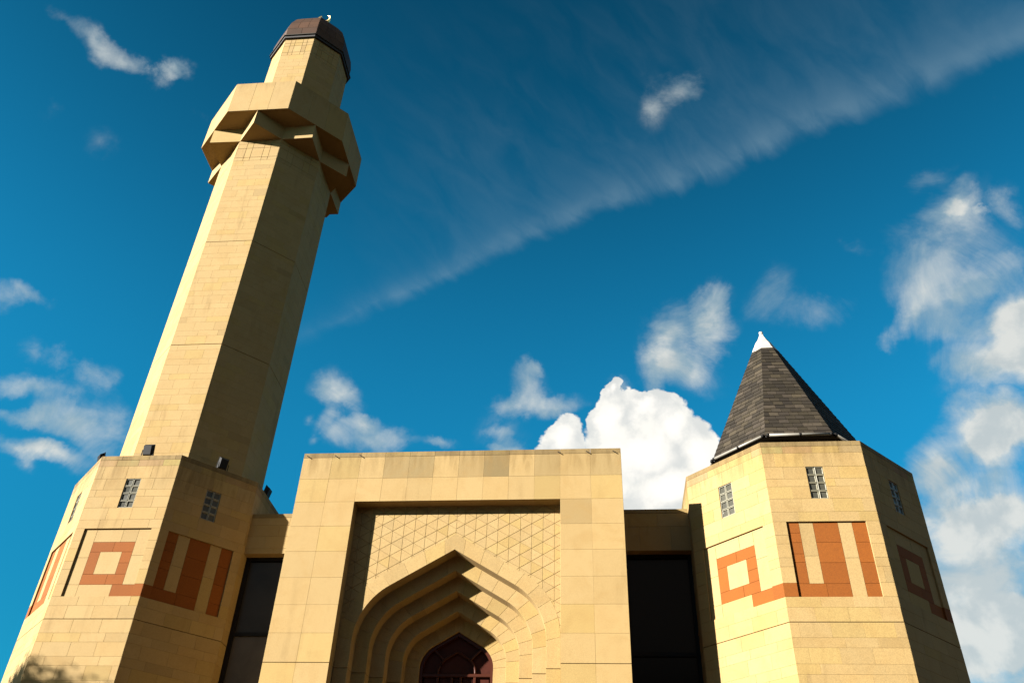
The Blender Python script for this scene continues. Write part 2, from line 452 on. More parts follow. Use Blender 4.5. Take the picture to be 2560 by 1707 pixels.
def plain_mat(name, base, rough=0.5, metal=0.0, spec=0.4, var=0.25, scale=3.0, bump=0.0):
    base = tuple(x * AK for x in base) if not name.startswith('gold') else base
    m, nt, b = newmat(name)
    pos = N(nt, 'ShaderNodeNewGeometry').outputs['Position']
    tone = N(nt, 'ShaderNodeAttribute', attribute_name='tone')
    c = mixc(nt, 1.0, base, tone.outputs['Color'], 'MULTIPLY')
    n1 = noise(nt, pos, scale, 6.0, 0.62, 0.3)
    c = mixc(nt, M(nt, 'MULTIPLY', smooth(nt, n1, 0.4, 0.75), var), c, tuple(x * 0.45 for x in base))
    nt.links.new(c, b.inputs['Base Color'])
    b.inputs['Roughness'].default_value = rough
    b.inputs['Metallic'].default_value = metal
    b.inputs['Specular IOR Level'].default_value = spec
    if bump:
        bp = N(nt, 'ShaderNodeBump')
        bp.inputs['Strength'].default_value = bump
        bp.inputs['Distance'].default_value = 0.01
        nt.links.new(noise(nt, pos, scale * 6, 5.0, 0.6), bp.inputs['Height'])
        nt.links.new(bp.outputs[0], b.inputs['Normal'])
    return m


SAND = (0.53, 0.357, 0.143)
STONE = stone_mat('sandstone', SAND)
PALE = stone_mat('pale_panel_stone', (0.54, 0.366, 0.150), mott=0.2, streak=0.2)
MORTAR = stone_mat('mortar', (0.33, 0.21, 0.085), mott=0.2, streak=0.2)
COPING = stone_mat('weathered_coping_stone', (0.33, 0.225, 0.09), mott=0.4, streak=0.7)
BRICK = stone_mat('terracotta', (0.33, 0.092, 0.006), mott=0.3, streak=0.12, dirt=(0.6, 0.5, 0.5))
SLATE = plain_mat('roof_slate', (0.047, 0.037, 0.025), rough=0.75, spec=0.12, var=0.4, scale=9.0, bump=0.3)
LEAD = plain_mat('white_lead', (0.66, 0.60, 0.50), rough=0.55, var=0.3, scale=5.0)
GUTTER = plain_mat('pale_gutter', (0.36, 0.33, 0.27), rough=0.5, var=0.35, scale=8.0)
BLACK = plain_mat('black_metal', (0.012, 0.010, 0.008), rough=0.6, spec=0.12, var=0.2)
DARKWOOD = plain_mat('dark_timber', (0.018, 0.012, 0.008), rough=0.7, var=0.3)
COPPER = plain_mat('brown_copper', (0.095, 0.043, 0.019), rough=0.6, metal=0.0, spec=0.15, var=0.5, scale=2.2)
FASCIA = plain_mat('dull_lead_flashing', (0.06, 0.056, 0.042), rough=0.6, spec=0.2, var=0.4, scale=5)
GOLD = plain_mat('gold_leaf', (0.95, 0.66, 0.26), rough=0.38, metal=0.6, var=0.1)
DOORRED = plain_mat('oxblood_door_panel', (0.085, 0.018, 0.008), rough=0.5, spec=0.08, var=0.5, scale=6.0)
DOORBAR = plain_mat('oxblood_glossy_bar', (0.09, 0.025, 0.013), rough=0.35, spec=0.10, var=0.2)
GLASSDARK = plain_mat('dark_tinted_glass', (0.014, 0.011, 0.008), rough=0.18, spec=0.06, var=0.4, scale=0.8)
GBFRAME = plain_mat('glass_block_rim', (0.36, 0.33, 0.22), rough=0.3, spec=0.5, var=0.25, scale=12.0)
GBPANE = plain_mat('glass_block_face', (0.100, 0.095, 0.070), rough=0.25, spec=0.16, var=0.3, scale=9.0)
PAVING = plain_mat('sandy_paving', (0.15, 0.075, 0.022), rough=0.9, spec=0.1, var=0.3, scale=0.8)
TENEMENT = stone_mat('brown_tenement_stone', (0.42, 0.28, 0.16))
BARK = plain_mat('bark', (0.07, 0.05, 0.035), rough=0.9, var=0.4)
LEAF = plain_mat('leaf', (0.055, 0.085, 0.025), rough=0.7, var=0.3)


# ------------------------------------------------------------------ mesh helpers
def tag(o, label=None, cat=None, group=None, kind=None):
    if label:
        o['label'] = label
    if cat:
        o['category'] = cat
    if group:
        o['group'] = group
    if kind:
        o['kind'] = kind
    return o


WORLDLOC = {}


def link(o, loc, parent):
    """place o so that its origin is at world point loc under parent (no rotations anywhere)"""
    COL.objects.link(o)
    WORLDLOC[o.name] = Vector(loc)
    if parent is not None:
        o.parent = parent
        o.location = Vector(loc) - WORLDLOC[parent.name]
    else:
        o.location = loc
    return o


def mesh_obj(name, verts, faces, mats, parent=None, tone=(1, 1, 1), origin=None, fmat=None, tones=None, smooth_=False):
    """verts in world space; origin defaults to their centre"""
    if origin is None:
        o0 = Vector((0, 0, 0))
        for v in verts:
            o0 += Vector(v)
        origin = o0 / max(1, len(verts))
    origin = Vector(origin)
    me = bpy.data.meshes.new(name)
    me.from_pydata([tuple(Vector(v) - origin) for v in verts], [], faces)
    if not isinstance(mats, (list, tuple)):
        mats = [mats]
    for m in mats:
        me.materials.append(m)
    if fmat:
        me.polygons.foreach_set('material_index', fmat)
    at = me.attributes.new('tone', 'FLOAT_COLOR', 'POINT')
    if tones is None:
        buf = [*tone, 1.0] * len(verts)
    else:
        buf = [x for t in tones for x in (*t, 1.0)]
    at.data.foreach_set('color', buf)
    if smooth_:
        me.polygons.foreach_set('use_smooth', [True] * len(me.polygons))
    me.update()
    o = bpy.data.objects.new(name, me)
    return link(o, origin, parent)


def thing(name, loc, label, cat, group=None):
    o = bpy.data.objects.new(name, None)
    o.empty_display_size = 0.3
    link(o, loc, None)
    return tag(o, label, cat, group)


class MB:
    """collects pieces into one mesh"""
    def __init__(s):
        s.v, s.f, s.m, s.t = [], [], [], []

    def add(s, v, f, mi=0, tone=(1, 1, 1)):
        k = len(s.v)
        s.v += [tuple(x) for x in v]
        s.f += [tuple(i + k for i in q) for q in f]
        s.m += [mi] * len(f)
        s.t += [tone] * len(v)
        return s

    def box(s, a, b, mi=0, tone=(1, 1, 1)):
        v, f = box(a, b)
        return s.add(v, f, mi, tone)

    def build(s, name, mats, parent=None, smooth_=False):
        return mesh_obj(name, s.v, s.f, mats, parent, fmat=s.m, tones=s.t, smooth_=smooth_)


def box(a, b):
    x0, y0, z0 = a
    x1, y1, z1 = b
    v = [(x0, y0, z0), (x1, y0, z0), (x1, y1, z0), (x0, y1, z0), (x0, y0, z1), (x1, y0, z1), (x1, y1, z1), (x0, y1, z1)]
    f = [(0, 3, 2, 1), (4, 5, 6, 7), (0, 1, 5, 4), (1, 2, 6, 5), (2, 3, 7, 6), (3, 0, 4, 7)]
    return v, f


def inset(poly, g):
    """inset a convex counter-clockwise polygon by g"""
    n = len(poly)
    out = []
    for i in range(n):
        p0, p1, p2 = poly[i - 1], poly[i], poly[(i + 1) % n]
        d1 = (p1[0] - p0[0], p1[1] - p0[1])
        d2 = (p2[0] - p1[0], p2[1] - p1[1])
        l1 = math.hypot(*d1) or 1e-9
        l2 = math.hypot(*d2) or 1e-9
        n1 = (-d1[1] / l1, d1[0] / l1)
        n2 = (-d2[1] / l2, d2[0] / l2)
        den = 1 + n1[0] * n2[0] + n1[1] * n2[1]
        if den < 0.15:
            den = 0.15
        out.append((p1[0] + g * (n1[0] + n2[0]) / den, p1[1] + g * (n1[1] + n2[1]) / den))
    return out


def poly_block(poly, fr, depth, gap=0.004, cd=0.006, front=0.0, taper=0.0):
    """a dressed block: polygon (u,z) ccw seen from outside in frame fr=(origin,U,Nrm); chamfered arris.
    taper: how much |u| shrinks per metre of depth (mitred corners)"""
    O, U, Nn = fr
    Z = Vector((0, 0, 1))

    def P(p, d):
        u = p[0]
        if taper:
            lim = taper[0]
            if abs(abs(u) - lim) < 1e-4:
                u = math.copysign(lim - d * taper[1], u)
        return O + U * u + Z * p[1] - Nn * (d - front)
    n = len(poly)
    ins = inset(poly, gap)
    v = [P(p, depth) for p in poly] + [P(p, cd) for p in poly] + [O + U * p[0] + Z * p[1] + Nn * front for p in ins]
    f = [tuple(range(n))[::-1], tuple(range(2 * n, 3 * n))]
    for i in range(n):
        j = (i + 1) % n
        f.append((i, j, n + j, n + i))
        f.append((n + i, n + j, 2 * n + j, 2 * n + i))
    return v, f


def tone_rand(lo=0.935, hi=1.05, hue=0.035):
    k = random.uniform(lo, hi)
    if random.random() < 0.07:
        k *= random.uniform(0.86, 0.95)
    h = random.uniform(-hue, hue)
    return (k, k * (1 - h * 0.5), k * (1 - 1.6 * h - (0.12 if random.random() < .16 else 0)))


class Pieces:
    """all alike pieces of one thing: the ones that show largest become objects, the rest one stuff mesh"""
    def __init__(s):
        s.items = []

    def add(s, name, v, f, mat, parent, tone, nrm, area, hidden=False):
        c = Vector((0, 0, 0))
        for p in v:
            c += Vector(p)
        c /= len(v)
        d = CAM - c
        r = d.length
        cosn = max(0.0, nrm.dot(d) / r)
        inview = (c - CAM).dot(fwd) > 0
        if inview:
            x = (c - CAM).dot(rgt) / (c - CAM).dot(fwd)
            y = (c - CAM).dot(upv) / (c - CAM).dot(fwd)
            inview = abs(x) < 0.63 and abs(y) < 0.43
        sc = area * cosn / (r * r) if inview and not hidden else 0.0
        s.items.append((sc, name, v, f, mat, parent, tone))

    def flush(s, thing_obj, stuff_name, cap=295):
        s.items.sort(key=lambda q: -q[0])
        cnt = {}
        rest = {}
        for sc, name, v, f, mat, parent, tone in s.items:
            cnt.setdefault(name, 0)
            if sc > 1.2e-5 and cnt[name] < cap:
                cnt[name] += 1
                mesh_obj(name, v, f, mat, parent, tone)
            else:
                rest.setdefault(mat.name, (mat, MB()))[1].add(v, f, 0, tone)
        for k, (mat, mb) in rest.items():
            tag(mb.build(stuff_name, mat, thing_obj), kind='stuff')
        print('pieces', thing_obj.name, cnt, 'rest', sum(len(q[1].f) for q in rest.values()))


T8 = math.tan(math.pi / 8)


def octagon(cx, cy, a, z):
    r = a / math.cos(math.pi / 8)
    return [Vector((cx + r * math.cos(R(22.5 + 45 * i)), cy + r * math.sin(R(22.5 + 45 * i)), z)) for i in range(8)]


def loft(rings, cap0=True, cap1=True):
    n = len(rings[0])
    v = [p for r_ in rings for p in r_]
    f = []
    for k in range(len(rings) - 1):
        for i in range(n):
            j = (i + 1) % n
            f.append((k * n + i, k * n + j, (k + 1) * n + j, (k + 1) * n + i))
    if cap0:
        f.append(tuple(range(n))[::-1])
    if cap1:
        f.append(tuple(range((len(rings) - 1) * n, len(rings) * n)))
    return v, f


def face_frame(cx, cy, a, deg):
    n = Vector((math.cos(R(deg)), math.sin(R(deg)), 0))
    u = Vector((-n.y, n.x, 0))
    return (Vector((cx, cy, 0)) + n * a, u, n)


def tube(points, r, seg=8, closed=False):
    pts = [Vector(p) for p in points]
    v, f = [], []
    for i, p in enumerate(pts):
        a = pts[i - 1] if i > 0 else pts[i]
        b = pts[i + 1] if i < len(pts) - 1 else pts[i]
        d = (b - a).normalized()
        ref = Vector((0, 0, 1)) if abs(d.z) < 0.9 else Vector((1, 0, 0))
        s = d.cross(ref).normalized()
        t = s.cross(d).normalized()
        for k in range(seg):
            an = 2 * math.pi * k / seg
            v.append(p + s * r * math.cos(an) + t * r * math.sin(an))
    for i in range(len(pts) - 1):
        for k in range(seg):
            l = (k + 1) % seg
            f.append((i * seg + k, i * seg + l, (i + 1) * seg + l, (i + 1) * seg + k))
    f.append(tuple(range(seg))[::-1])
    f.append(tuple(range((len(pts) - 1) * seg, len(pts) * seg)))
    return v, f


def bar2d(p, q, w, fr, d0, d1):
    """a straight bar between two (u,z) points in a frame, width w, from depth d0 (front) to d1"""
    du, dz = q[0] - p[0], q[1] - p[1]
    l = math.hypot(du, dz)
    nx, nz = -dz / l * w / 2, du / l * w / 2
    poly = [(p[0] - nx, p[1] - nz), (q[0] - nx, q[1] - nz), (q[0] + nx, q[1] + nz), (p[0] + nx, p[1] + nz)]
    return poly

# ------------------------------------------------------------------ ground
gv, gf = [(0, 0, 0)], []
for k in range(48):
    gv.append((1500 * math.cos(2 * math.pi * k / 48), 1500 * math.sin(2 * math.pi * k / 48), 0))
for k in range(48):
    gf.append((0, k + 1, (k + 1) % 48 + 1))
tag(mesh_obj('ground', gv, gf, PAVING, origin=(0, 0, 0)), kind='structure')

# ------------------------------------------------------------------ octagonal towers: shared masonry
PANEL_H = 1.76
ROWS = [12.605, 12.42, 12.05, 11.73, 11.53, 11.215, 10.88, 10.64, 10.31, 10.10, 9.77, 9.56, 9.19, 8.88, 8.65, 8.33, 8.0, 7.79,
        7.46, 7.25, 6.92, 6.71, 6.38, 6.17, 5.84, 5.63, 5.30, 5.09, 4.76, 4.55, 4.2, 3.7, 3.2, 2.7, 2.2, 1.7, 1.2, 0.7, 0.0]
WIN_U = (-0.215, 0.185)


def cut(lo, hi, step, off):
    """break points of a course between lo and hi"""
    pts = [lo]
    k = math.floor((lo - off) / step) + 1
    while off + k * step < hi - 0.13:
        p = off + k * step + random.uniform(-.03, .03)
        if p > lo + 0.13:
            pts.append(p)
        k += 1
    pts.append(hi)
    return pts


def rect(u0, z0, u1, z1):
    return [(u0, z0), (u1, z0), (u1, z1), (u0, z1)]


def masonry_faces(P, wall, cx, cy, a, dz, pattern, movement):
    w = a * T8
    for deg in range(0, 360, 45):
        fr = face_frame(cx, cy, a, deg)
        nrm = fr[2]
        pat = pattern.get(deg)
        prev = pattern.get(deg - 45)
        for ri in range(len(ROWS) - 1):
            zt, zb = ROWS[ri] + dz, ROWS[ri + 1] + dz
            if ROWS[ri + 1] == 0.0:
                zb = 0.0
            spans = [(-w, w)]
            inpanel = pat and 8.88 - 1e-6 <= ROWS[ri + 1] and ROWS[ri] <= 10.64 + 1e-6
            inwin = 11.215 - 1e-6 <= ROWS[ri + 1] and ROWS[ri] <= 12.05 + 1e-6
            if inpanel:
                spans = [(-w, -0.88), (0.88, w)]
            elif inwin:
                spans = [(-w, WIN_U[0]), (WIN_U[1], w)]
            for (s0, s1) in spans:
                cuts = cut(s0, s1, 0.66, (0.33 if ri % 2 else 0.0) + (deg % 90) * .004 + 0.1 * math.sin(ri * 2.3))
                for k in range(len(cuts) - 1):
                    mat, tn = STONE, tone_rand()
                    if ri == 0:
                        tn = tuple(x * random.uniform(0.72, 0.95) for x in tn)
                    if inpanel and abs(ROWS[ri] - 9.19) < 1e-6:
                        if (pat == 'ring' and s0 > 0) or (pat == 'stripe' and s0 < 0 and prev == 'ring'):
                            mat = BRICK
                    big = any(abs(q - v) < 1e-6 for v in movement for q in (ROWS[ri], ROWS[ri + 1]))
                    poly = rect(cuts[k], zb, cuts[k + 1], zt)
                    if big:
                        lo = zb + (0.007 if any(abs(ROWS[ri + 1] - v) < 1e-6 for v in movement) else 0)
                        hi = zt - (0.007 if any(abs(ROWS[ri] - v) < 1e-6 for v in movement) else 0)
                        poly = rect(cuts[k], lo, cuts[k + 1], hi)
                    v, f = poly_block(poly, fr, 0.065, 0.0034, 0.0045, random.uniform(0, 0.0025), (w, T8))
                    nm = 'terracotta_block' if mat is BRICK else 'stone'
                    P.add(nm, v, f, mat, wall, tn, nrm, (cuts[k + 1] - cuts[k]) * (zt - zb))
        # coping
        cuts = cut(-w, w, 0.75, 0.2 + (deg % 90) * .01)
        for k in range(len(cuts) - 1):
            v, f = poly_block(rect(cuts[k], 12.605 + dz, cuts[k + 1], 12.735 + dz), fr, 0.34, 0.004, 0.006, 0.004, (w, T8))
            P.add('coping_stone', v, f, COPING, wall, tone_rand(0.8, 1.15), nrm, 0.09)


def pattern_panel(P, thing_, cx, cy, a, dz, deg, kind):
    fr = face_frame(cx, cy, a, deg)
    zb = 8.88 + dz
    O, U, Nn = fr
    vv, ff = poly_block(rect(-0.878, zb, 0.878, zb + PANEL_H), fr, 0.085, 0.0, 0.07, -0.068)
    back = mesh_obj('pattern_panel', vv, ff, MORTAR, thing_)
    if kind == 'ring':
        T_ = [(-.55, 1.148, .02, 1.41), (.02, 1.148, .55, 1.41), (-.55, .57, -.28, 1.148), (.28, .57, .55, .86), (.28, .86, .55, 1.148),
              (-.55, .306, .1, .57), (.1, .306, .55, .57), (.3, 0, .878, .306)]
        C_ = [(-.28, .57, .28, 1.148), (-.878, 0, -.55, .306), (-.55, 0, .3, .306), (-.878, .306, -.55, 1.0), (-.878, 1.0, -.55, 1.76),
              (.55, .306, .878, 1.05), (.55, 1.05, .878, 1.76), (-.55, 1.41, .15, 1.76), (.15, 1.41, .55, 1.76)]
    else:
        T_ = [(-.878, .31, -.6, .8), (-.878, .8, -.6, 1.0), (-.878, 1.0, -.6, 1.27), (-.878, 1.27, -.6, 1.5), (-.878, 1.5, -.6, 1.76),
              (-.878, 0, -.25, .31), (-.25, 0, .262, .31), (-.29, .31, .262, .79), (-.29, .79, .262, 1.27), (-.29, 1.27, .262, 1.76),
              (.57, 0, .878, .31), (.57, .31, .878, .79), (.57, .79, .878, 1.27), (.57, 1.27, .878, 1.76)]
        C_ = [(-.6, .31, -.29, .95), (-.6, .95, -.29, 1.76), (.262, 0, .57, .9), (.262, .9, .57, 1.76)]
    for L, nm, m in ((T_, 'terracotta_block', BRICK), (C_, 'panel_stone', PALE)):
        for (u0, z0, u1, z1) in L:
            v, f = poly_block(rect(u0, zb + z0, u1, zb + z1), fr, 0.0695, 0.0035, 0.0465, -0.042 + random.uniform(0, .0015))
            P.add(nm, v, f, m, back, tone_rand(0.93, 1.07, 0.03) if m is BRICK else tone_rand(.97, 1.03, .02), Nn, (u1 - u0) * (z1 - z0))


def glass_window(P, thing_, cx, cy, a, dz, deg):
    fr = face_frame(cx, cy, a, deg)
    z0, z1 = 11.215 + dz, 12.05 + dz
    v, f = poly_block(rect(WIN_U[0], z0, WIN_U[1], z1), fr, 0.095, 0.0, 0.064, -0.063)
    win = mesh_obj('window', v, f, MORTAR, thing_)
    O, U, Nn = fr
    Z = Vector((0, 0, 1))
    cw = (WIN_U[1] - WIN_U[0]) / 2
    ch = (z1 - z0) / 4
    for i in range(2):
        for j in range(4):
            p = rect(WIN_U[0] + i * cw + .005, z0 + j * ch + .005, WIN_U[0] + (i + 1) * cw - .005, z0 + (j + 1) * ch - .005)
            rings = [(p, 0.075), (p, 0.022), (inset(p, .006), 0.016), (inset(p, .016), 0.016), (inset(p, .024), 0.040)]
            vv = [O + U * q[0] + Z * q[1] - Nn * d for (pp, d) in rings for q in pp]
            ff, fm = [], []
            for k in range(4):
                for e in range(4):
                    g = (e + 1) % 4
                    ff.append((k * 4 + e, k * 4 + g, (k + 1) * 4 + g, (k + 1) * 4 + e))
                    fm.append(0)
            ff.append((16, 17, 18, 19))
            fm.append(1)
            # tilt of the moulded face differs a little from block to block
            j0 = [random.uniform(-.004, .004) for _ in range(3)]
            for e, sgn in enumerate(((-1, -1), (1, -1), (1, 1), (-1, 1))):
                vv[16 + e] = vv[16 + e] + Nn * (j0[0] * sgn[0] + j0[1] * sgn[1] + j0[2])
            mesh_obj('glass_block', vv, ff, [GBFRAME, GBPANE], win, fmat=fm,
                     tone=tuple([random.uniform(.8, 1.2)] * 3))


# ------------------------------------------------------------------ minaret
MX, MY, MA, MDZ = -8.6413, 3.1745, 2.6746, 0.29
SX, SY = -8.58, 3.20
minaret = thing('minaret', (MX, MY, 0), 'tall octagonal sandstone minaret with a flared balcony and brown dome', 'minaret')
P = Pieces()
v, f = loft([octagon(MX, MY, MA - 0.086, 0), octagon(MX, MY, MA - 0.086, 12.60 + MDZ)])
base = mesh_obj('base_wall', v, f, MORTAR, minaret)
v, f = loft([octagon(MX, MY, MA - 0.2, 12.60 + MDZ), octagon(MX, MY, MA - 0.2, 12.69 + MDZ)])
mesh_obj('base_roof', v, f, COPING, minaret)
pat = {180: 'ring', 225: 'stripe', 270: 'ring', 315: 'stripe'}
masonry_faces(P, base, MX, MY, MA, MDZ, pat, (8.33,))
for d in (225, 270, 315):
    pattern_panel(P, minaret, MX, MY, MA, MDZ, d, pat[d])
    glass_window(P, minaret, MX, MY, MA, MDZ, d)
pattern_panel(P, minaret, MX, MY, MA, MDZ, 180, 'ring')
glass_window(P, minaret, MX, MY, MA, MDZ, 180)
for d in (0, 45, 90, 135):
    glass_window(P, minaret, MX, MY, MA, MDZ, d)


def shaft_masonry(P, wall, a, zs, moves, grid_z, ustep=0.62):
    w = a * T8
    lo_g = w * 0.57
    for deg in range(0, 360, 45):
        fr = face_frame(SX, SY, a, deg)
        for ri in range(len(zs) - 1):
            zb, zt = zs[ri], zs[ri + 1]
            mv = [any(abs(q - m) < 1e-6 for m in moves) for q in (zb, zt)]
            cuts = cut(-w, w, ustep, (0.31 if ri % 2 else 0.02) + (deg % 90) * .004 + 0.08 * math.sin(ri * 1.7))
            for k in range(len(cuts) - 1):
                poly = rect(cuts[k], zb + (.009 if mv[0] else 0), cuts[k + 1], zt - (.009 if mv[1] else 0))
                v, f = poly_block(poly, fr, 0.03, 0.0021, 0.003, random.uniform(0, .001), (w, T8))
                P.add('stone', v, f, STONE, wall, tone_rand(0.97, 1.03, 0.015), fr[2], (cuts[k + 1] - cuts[k]) * (zt - zb))
        us = [-w, -lo_g, -lo_g * .48, lo_g * .48, lo_g, w]
        for ri in range(len(grid_z) - 1):
            for k in range(5):
                v, f = poly_block(rect(us[k], grid_z[ri], us[k + 1], grid_z[ri + 1]), fr, 0.03, 0.008, 0.012, 0, (w, T8))
                P.add('stone', v, f, STONE, wall, tone_rand(0.92, 1.05, 0.03), fr[2], (us[k + 1] - us[k]) * (grid_z[ri + 1] - grid_z[ri]))


SA = 1.93
zs = [12.70]
z = 13.01
zs.append(z)
i = 0
while z < 25.3:
    z = 13.01 + 4.33 * (i // 16) + ((i % 16) // 2 + 1) * 0.54125 - (0.21125 if i % 2 == 0 else 0)
    zs.append(round(z, 5))
    i += 1
zs.append(25.73)
v, f = loft([octagon(SX, SY, SA - 0.022, 12.5), octagon(SX, SY, SA - 0.022, 27.6)])
shaft = mesh_obj('shaft', v, f, MORTAR, minaret)
shaft_masonry(P, shaft, SA, zs, (13.01, 17.34, 21.67), [25.73, 25.9, 26.41, 26.66, 26.83])

# balcony: star of eight pointed brackets under an octagonal parapet
BR = 2.77
v, f = loft([octagon(SX, SY, BR - 0.155, 27.535), octagon(SX, SY, BR - 0.155, 27.75)])
balcony = mesh_obj('balcony', v, f, PALE, minaret)
for deg in range(0, 360, 45):
    fr = face_frame(SX, SY, BR, deg)
    w = BR * T8
    us = [-w, -w / 3 + .02, w / 3 - .02, w]
    for k in range(3):
        v, f = poly_block(rect(us[k], 27.53, us[k + 1], 29.17), fr, 0.16, 0.005, 0.006, 0, (w, T8))
        P.add('parapet_slab', v, f, STONE, balcony, tone_rand(0.9, 1.05, .03), fr[2], 1.2)
    n = fr[2]
    u = fr[1]
    c = Vector((SX, SY, 0))
    tip = c + n * (BR - 0.012)
    l = c + n * SA - u * SA * T8
    r_ = c + n * SA + u * SA * T8
    back = c + n * (SA - .5)
    bl, brr = back - u * SA * T8 * .6, back + u * SA * T8 * .6
    pl = [l, tip, r_, brr, bl]
    v = [Vector((p.x, p.y, 26.83)) for p in pl] + [Vector((p.x, p.y, 27.534)) for p in pl]
    f = [(0, 1, 2, 3, 4)[::-1], (5, 6, 7, 8, 9)] + [(k, (k + 1) % 5, 5 + (k + 1) % 5, 5 + k) for k in range(5)]
    mesh_obj('bracket', v, f, PALE, balcony, tone_rand(.95, 1.03, .02))

# upper stage
UA = 1.50
zs = [27.75]
for k in range(10):
    zs += [27.75 + k * 0.505 + 0.20, 27.75 + (k + 1) * 0.505]
v, f = loft([octagon(SX + .06, SY, UA - 0.022, 27.7), octagon(SX + .06, SY, UA - 0.022, 33.98)])
upper = mesh_obj('upper_stage', v, f, MORTAR, minaret)
_sx = SX
SX = SX + 0.06
shaft_masonry(P, upper, UA, zs, (), [32.80, 33.0, 33.45, 33.65, 33.95])

# dome of copper sheets
prof = [(1.56, 34.12), (1.57, 34.64), (1.50, 35.18), (1.31, 35.74), (1.00, 36.28), (0.56, 36.80), (0.05, 37.16)]
rings = [octagon(SX, SY, a_ - 0.02, z_) for a_, z_ in prof]
v, f = loft(rings)
dome = mesh_obj('dome', v, f, DARKWOOD, minaret)


def block3(pts, depth, gap, cd):
    """raised sheet on a planar 3-D polygon (ccw from outside)"""
    p = [Vector(q) for q in pts]
    n = (p[1] - p[0]).cross(p[2] - p[0]).normalized()
    U = (p[1] - p[0]).normalized()
    V_ = n.cross(U)
    o = p[0]
    q2 = [((q - o).dot(U), (q - o).dot(V_)) for q in p]
    ins = inset(q2, gap)
    m = len(p)
    v = [q - n * depth for q in p] + [q - n * cd for q in p] + [o + U * a_ + V_ * b_ for a_, b_ in ins]
    f = [tuple(range(m))[::-1], tuple(range(2 * m, 3 * m))]
    for i_ in range(m):
        j_ = (i_ + 1) % m
        f += [(i_, j_, m + j_, m + i_), (m + i_, m + j_, 2 * m + j_, 2 * m + i_)]
    return v, f, n


ncol = [2, 3, 3, 2, 2, 1]
rr = [octagon(SX, SY, a_, z_) for a_, z_ in prof]
for k in range(6):
    for e in range(8):
        g = (e + 1) % 8
        A, B, C_, D_ = rr[k][e], rr[k][g], rr[k + 1][g], rr[k + 1][e]
        nc = ncol[k]
        for c in range(nc):
            t0, t1 = c / nc, (c + 1) / nc
            v, f, n = block3([A.lerp(B, t0), A.lerp(B, t1), D_.lerp(C_, t1), D_.lerp(C_, t0)], 0.018, 0.006, 0.012)
            k_ = random.uniform(.75, 1.2)
            P.add('copper_sheet', v, f, COPPER, dome, (k_, k_ * random.uniform(.92, 1.05), k_), n, 0.3)
v, f = loft([octagon(SX, SY, 1.40, 33.94), octagon(SX, SY, 1.585, 33.94), octagon(SX, SY, 1.585, 34.07), octagon(SX, SY, 1.40, 34.07)], False, False)
mesh_obj('eave_fascia', v, f, DARKWOOD, minaret)
v, f = loft([octagon(SX, SY, 1.40, 34.072), octagon(SX, SY, 1.635, 34.072), octagon(SX, SY, 1.635, 34.105), octagon(SX, SY, 1.50, 34.16)], False, False)
mesh_obj('eave_flashing', v, f, FASCIA, minaret)

# gilded crescent finial
v, f = tube([(SX, SY, 37.2), (SX, SY, 37.50)], 0.03)
finial = mesh_obj('finial', v, f, GOLD, minaret)


def uvball(c, r, nu=12, nv=8):
    v, f = [], []
    for i_ in range(1, nv):
        for k in range(nu):
            t, p_ = math.pi * i_ / nv, 2 * math.pi * k / nu
            v.append(Vector(c) + r * Vector((math.sin(t) * math.cos(p_), math.sin(t) * math.sin(p_), math.cos(t))))
    v += [Vector(c) + Vector((0, 0, r)), Vector(c) - Vector((0, 0, r))]
    for i_ in range(nv - 2):
        for k in range(nu):
            l_ = (k + 1) % nu
            f.append((i_ * nu + k, (i_ + 1) * nu + k, (i_ + 1) * nu + l_, i_ * nu + l_))
    for k in range(nu):
        l_ = (k + 1) % nu
        f.append((len(v) - 2, k, l_))
        f.append((len(v) - 1, (nv - 2) * nu + l_, (nv - 2) * nu + k))
    return v, f


v, f = uvball((SX, SY, 37.40), 0.08)
mesh_obj('ball', v, f, GOLD, finial, smooth_=True)
cv, cf = [], []
ns = 22
for i_ in range(ns + 1):
    an = R(-90) + (i_ / ns * 2 - 1) * R(152)
    th = 0.008 + 0.10 * math.cos((i_ / ns * 2 - 1) * math.pi / 2) ** 0.8
    dp = 0.02 + 0.05 * math.cos((i_ / ns * 2 - 1) * math.pi / 2)
    for q in ((0.30, -dp), (0.30 - th, -dp * .3), (0.30 - th, dp * .3), (0.30, dp)):
        cv.append(Vector((SX + q[0] * math.cos(an), SY + q[1], 37.78 + q[0] * math.sin(an))))
for i_ in range(ns):
    for k in range(4):
        l_ = (k + 1) % 4
        cf.append((i_ * 4 + k, i_ * 4 + l_, (i_ + 1) * 4 + l_, (i_ + 1) * 4 + k))
cf += [(0, 1, 2, 3)[::-1], (ns * 4, ns * 4 + 1, ns * 4 + 2, ns * 4 + 3)]
mesh_obj('crescent', cv, cf, GOLD, finial)
SX = _sx
P.flush(minaret, 'masonry')

